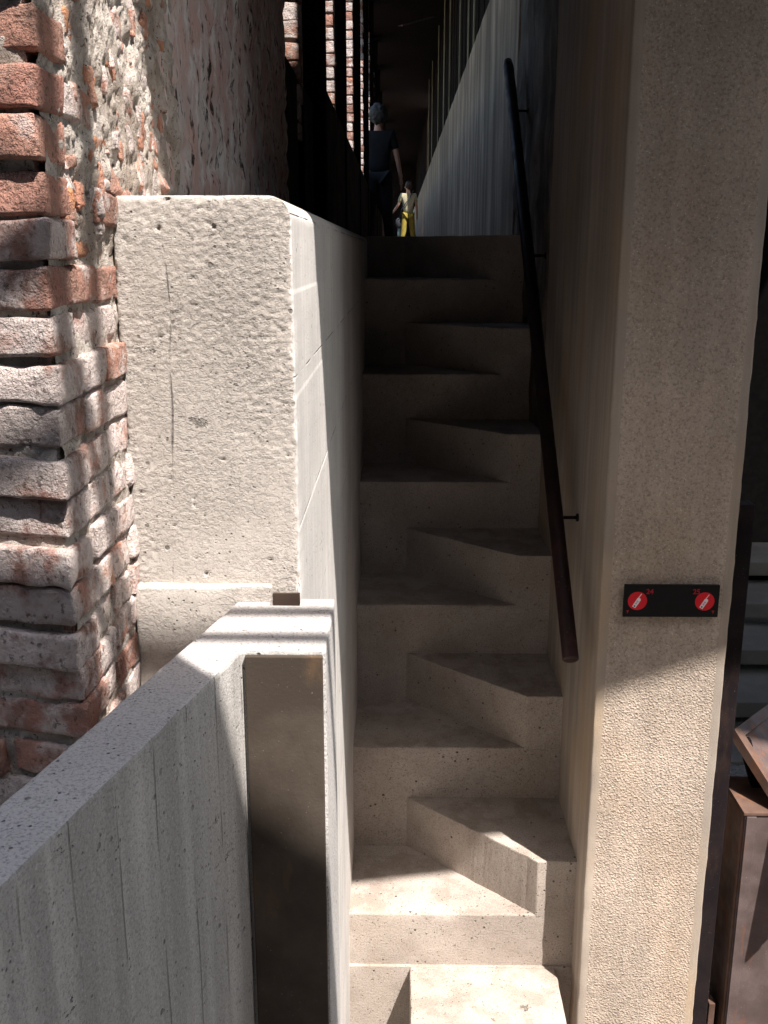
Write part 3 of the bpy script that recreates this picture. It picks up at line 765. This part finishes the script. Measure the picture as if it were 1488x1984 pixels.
for i in range(5):
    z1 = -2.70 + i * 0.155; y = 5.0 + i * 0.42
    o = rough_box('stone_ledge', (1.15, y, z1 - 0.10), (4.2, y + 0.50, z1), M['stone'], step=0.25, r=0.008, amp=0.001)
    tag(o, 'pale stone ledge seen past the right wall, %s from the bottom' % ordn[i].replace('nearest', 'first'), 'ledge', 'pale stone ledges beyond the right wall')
bk = rough_box('background_wall', (0.97, 7.3, GZ), (6.0, 7.6, 2.4), M['deep_shade'], step=0.4, r=0.01, amp=0.004)
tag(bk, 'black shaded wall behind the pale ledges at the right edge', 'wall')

# ---------------------------------------------------------------- people
def skin(name, joints, bones, mat, parent, sub=2):
    """joints: name -> (x, y, z, rx, ry)"""
    names = list(joints); me = bpy.data.meshes.new(name)
    me.from_pydata([joints[n][:3] for n in names], [(names.index(a), names.index(b)) for a, b in bones], [])
    o = bpy.data.objects.new(name, me); C.objects.link(o)
    m = o.modifiers.new('s', 'SKIN'); m.use_smooth_shade = True; m.use_x_symmetry = False
    lay = me.skin_vertices[0] if me.skin_vertices else None
    if lay is None:
        bm = bmesh.new(); bm.from_mesh(me); bm.verts.layers.skin.verify(); bm.to_mesh(me); bm.free(); lay = me.skin_vertices[0]
    for i, n in enumerate(names):
        j = joints[n]; lay.data[i].radius = (j[3], j[4] if len(j) > 4 else j[3]); lay.data[i].use_root = (i == 0)
    o.modifiers.new('d', 'SUBSURF').levels = sub; o.modifiers['d'].render_levels = sub
    dg = bpy.context.evaluated_depsgraph_get(); me2 = bpy.data.meshes.new_from_object(o.evaluated_get(dg))
    bpy.data.objects.remove(o); me2.materials.clear()
    for p in me2.polygons: p.use_smooth = True
    o2 = bpy.data.objects.new(name, me2); C.objects.link(o2); me2.materials.append(mat); o2.parent = parent
    return o2

def ellipsoid(c, r_, seed=0, amp=0.0, freq=20):
    bm = bmesh.new(); bmesh.ops.create_icosphere(bm, subdivisions=4, radius=1)
    for v in bm.verts:
        k = 1 + amp * noise.fractal(v.co * freq / 8 + Vector((seed, 0, 0)), 0.8, 2, 4)
        v.co = Vector((c[0] + v.co.x * r_[0] * k, c[1] + v.co.y * r_[1] * k, c[2] + v.co.z * r_[2] * k))
    me = bpy.data.meshes.new('e'); bm.to_mesh(me); bm.free()
    for p in me.polygons: p.use_smooth = True
    return me
def child(name, me, mat, parent):
    o = bpy.data.objects.new(name, me); C.objects.link(o); me.materials.append(mat); o.parent = parent; return o

def person(loc, rz, h, label, arms, slim, hairmat, topmat, botmat, hair_r, stride=0.05, wide=0.05, head_turn=0.0, fluff=0.12):
    root = thing('person', label, 'person', loc); root.rotation_euler = (0, 0, rz)
    # local: facing +y, units scaled for 1.75 m
    k = h / 1.75
    J = {}; Bn = []
    def j(n, x, y, z, r1, r2=None): J[n] = (x * k, y * k, z * k, r1 * k, (r2 or r1) * k)
    j('pelvis', 0, 0, 0.95, 0.135 * slim, 0.10); j('belly', 0, 0.01, 1.10, 0.125 * slim, 0.095); j('chest', 0, 0.0, 1.30, 0.15 * slim, 0.11)
    j('neckb', 0, -0.01, 1.45, 0.07, 0.06); j('neck', 0, 0.0, 1.52, 0.052, 0.052)
    j('jaw', 0, 0.025, 1.58, 0.062, 0.075); j('head', 0, 0.015, 1.65, 0.078, 0.092); j('crown', 0, 0.0, 1.71, 0.055, 0.065)
    tx, ty = math.sin(head_turn), math.cos(head_turn)
    Bn += [('pelvis', 'belly'), ('belly', 'chest'), ('chest', 'neckb'), ('neckb', 'neck'), ('neck', 'jaw'), ('jaw', 'head'), ('head', 'crown')]
    j('nose', 0.108 * -tx, 0.108 * ty, 1.625, 0.012); Bn.append(('head', 'nose'))
    for s, n in ((-1, 'l'), (1, 'r')):
        j('sh' + n, s * 0.175, -0.01, 1.41, 0.055); el, wr, ha = arms[n]
        j('el' + n, *el, 0.038); j('wr' + n, *wr, 0.026); j('pa' + n, *ha, 0.034, 0.018)
        Bn += [('chest', 'sh' + n), ('sh' + n, 'el' + n), ('el' + n, 'wr' + n), ('wr' + n, 'pa' + n)]
        dvec = (Vector(ha) - Vector(wr)).normalized()
        side = Vector((0, 1, 0)) - dvec * dvec.y; side.normalize()
        for q in range(4):
            b0 = Vector(ha) + dvec * 0.03 + side * (0.027 - 0.018 * q); ln = (0.066, 0.074, 0.068, 0.052)[q]
            cur = Vector((-s, 0, 0)) * 0.35
            p1 = b0 + dvec * ln * 0.5; p2 = p1 + (dvec + cur).normalized() * ln * 0.5
            j('f%s%da' % (n, q), *b0, 0.009); j('f%s%db' % (n, q), *p1, 0.0085); j('f%s%dc' % (n, q), *p2, 0.007)
            Bn += [('pa' + n, 'f%s%da' % (n, q)), ('f%s%da' % (n, q), 'f%s%db' % (n, q)), ('f%s%db' % (n, q), 'f%s%dc' % (n, q))]
        t1 = Vector(wr) + dvec * 0.02 + side * 0.03; t2 = t1 + (dvec + side * 0.6).normalized() * 0.05
        j('t%sa' % n, *t1, 0.011); j('t%sb' % n, *t2, 0.009); Bn += [('wr' + n, 't%sa' % n), ('t%sa' % n, 't%sb' % n)]
        f = s * stride
        j('hip' + n, s * 0.085, 0, 0.90, 0.092 * slim); j('kn' + n, s * (0.09 + wide * .4), f * 0.6, 0.50, 0.055)
        j('an' + n, s * (0.09 + wide), f - 0.02, 0.09, 0.036); j('ft' + n, s * (0.10 + wide), f + 0.12, 0.035, 0.04, 0.03)
        Bn += [('pelvis', 'hip' + n), ('hip' + n, 'kn' + n), ('kn' + n, 'an' + n), ('an' + n, 'ft' + n)]
    skin('body', J, Bn, M['skin'], root, 1)
    # clothes follow the same joints, a little larger
    g_ = 1.12
    T = {n: J[n][:3] + (J[n][3] * g_ + 0.022, J[n][4] * g_ + 0.026) for n in ('belly', 'chest', 'neckb', 'shl', 'shr')}
    T['hem'] = (0, 0, 0.90 * k, J['pelvis'][3] * g_ + 0.025, J['pelvis'][4] * g_ + 0.03)
    tb = [('hem', 'belly'), ('belly', 'chest'), ('chest', 'neckb'), ('chest', 'shl'), ('chest', 'shr')]
    T['neckb'] = (0, -0.01 * k, 1.45 * k, 0.088 * k, 0.082 * k)
    for n in 'lr':
        a0 = Vector(J['sh' + n][:3]); a1 = Vector(J['el' + n][:3]); m = a0.lerp(a1, 0.72)
        T['sl' + n] = tuple(m) + (0.056 * k, 0.056 * k); tb.append(('sh' + n, 'sl' + n))
    T = {'chest': T['chest'], **T}
    skin('shirt', T, tb, topmat, root, 2)
    Q = {'pelvis': (0, 0, 0.97 * k) + (J['pelvis'][3] * 1.06 + 0.008, J['pelvis'][4] * 1.06 + 0.008)}
    qb = []
    for n in 'lr':
        for m in ('hip', 'kn', 'an'):
            jj = J[m + n]; Q[m + n] = jj[:3] + (jj[3] * 1.08 + (0.012 if m == 'hip' else 0.022), jj[4] * 1.08 + (0.012 if m == 'hip' else 0.022))
        qb += [('pelvis', 'hip' + n), ('hip' + n, 'kn' + n), ('kn' + n, 'an' + n)]
    skin('trousers', Q, qb, botmat, root, 2)
    child('hair', ellipsoid((0.02 * tx * k, (-0.014 - 0.02 * (ty - 1)) * k, 1.672 * k), [c * k for c in hair_r], 3, fluff), hairmat, root)
    for n, s in (('l', -1), ('r', 1)):
        child('shoe', ellipsoid((J['ft' + n][0], J['ft' + n][1] - 0.04 * k, 0.04 * k), (0.045 * k, 0.13 * k, 0.045 * k)), M['darktrousers'], root)
    # eyes and mouth
    for s in (-1, 1):
        ex = s * 0.032; fx = ex * ty - 0.092 * tx; fy = 0.015 + ex * tx + 0.088 * ty
        child('eye', ellipsoid((fx * k, fy * k, 1.648 * k), (0.011 * k, 0.008 * k, 0.007 * k)), M['darkhair'], root)
    child('mouth', ellipsoid((-0.09 * tx * k, (0.012 + 0.092 * ty) * k, 1.578 * k), (0.022 * k, 0.008 * k, 0.006 * k)), M['signdark'], root)
    return root

arms = {'l': ((-0.235, -0.02, 1.14), (-0.25, 0.05, 0.90), (-0.25, 0.08, 0.82)), 'r': ((0.25, -0.02, 1.14), (0.29, 0.04, 0.90), (0.295, 0.06, 0.82))}
person((-0.255, 13.7, FZ - 0.004), R(-8), 1.72, 'person with short fluffy grey hair in dark clothes seen from behind on the upper floor', arms, 1.08, M['greyhair'], M['darkshirt'], M['darktrousers'], (0.118, 0.130, 0.132), fluff=0.16)
arms = {'l': ((-0.27, 0.02, 1.16), (-0.42, 0.12, 0.96), (-0.48, 0.15, 0.90)), 'r': ((0.23, 0.0, 1.14), (0.25, 0.03, 0.90), (0.25, 0.04, 0.82))}
person((0.26, 26.8, FZ - 0.004), R(8), 1.66, 'small distant person in cream top and yellow trousers glancing left down the passage', arms, 0.84, M['darkhair'], M['creamshirt'], M['yellowcloth'], (0.098, 0.108, 0.118), head_turn=R(75), wide=0.09)
bg = thing('shoulder_bag', 'dark shoulder bag hanging at the left hip of the person in yellow trousers', 'bag', (0.02, 26.82, 0.62))
child('pouch', ellipsoid((0, 0, 0.12), (0.09, 0.06, 0.13)), M['bag'], bg)
st_ = tube_mesh([(0.02, -0.02, 0.22), (0.07, -0.16, 0.45), (0.26, -0.20, 0.72), (0.36, -0.10, 0.90), (0.37, 0.0, 0.92)], 0.013, 8)
child('strap', st_, M['bag'], bg)
child('scarf', ellipsoid((0.02, 0.05, -0.12), (0.055, 0.04, 0.2)), M['bluecloth'], bg)
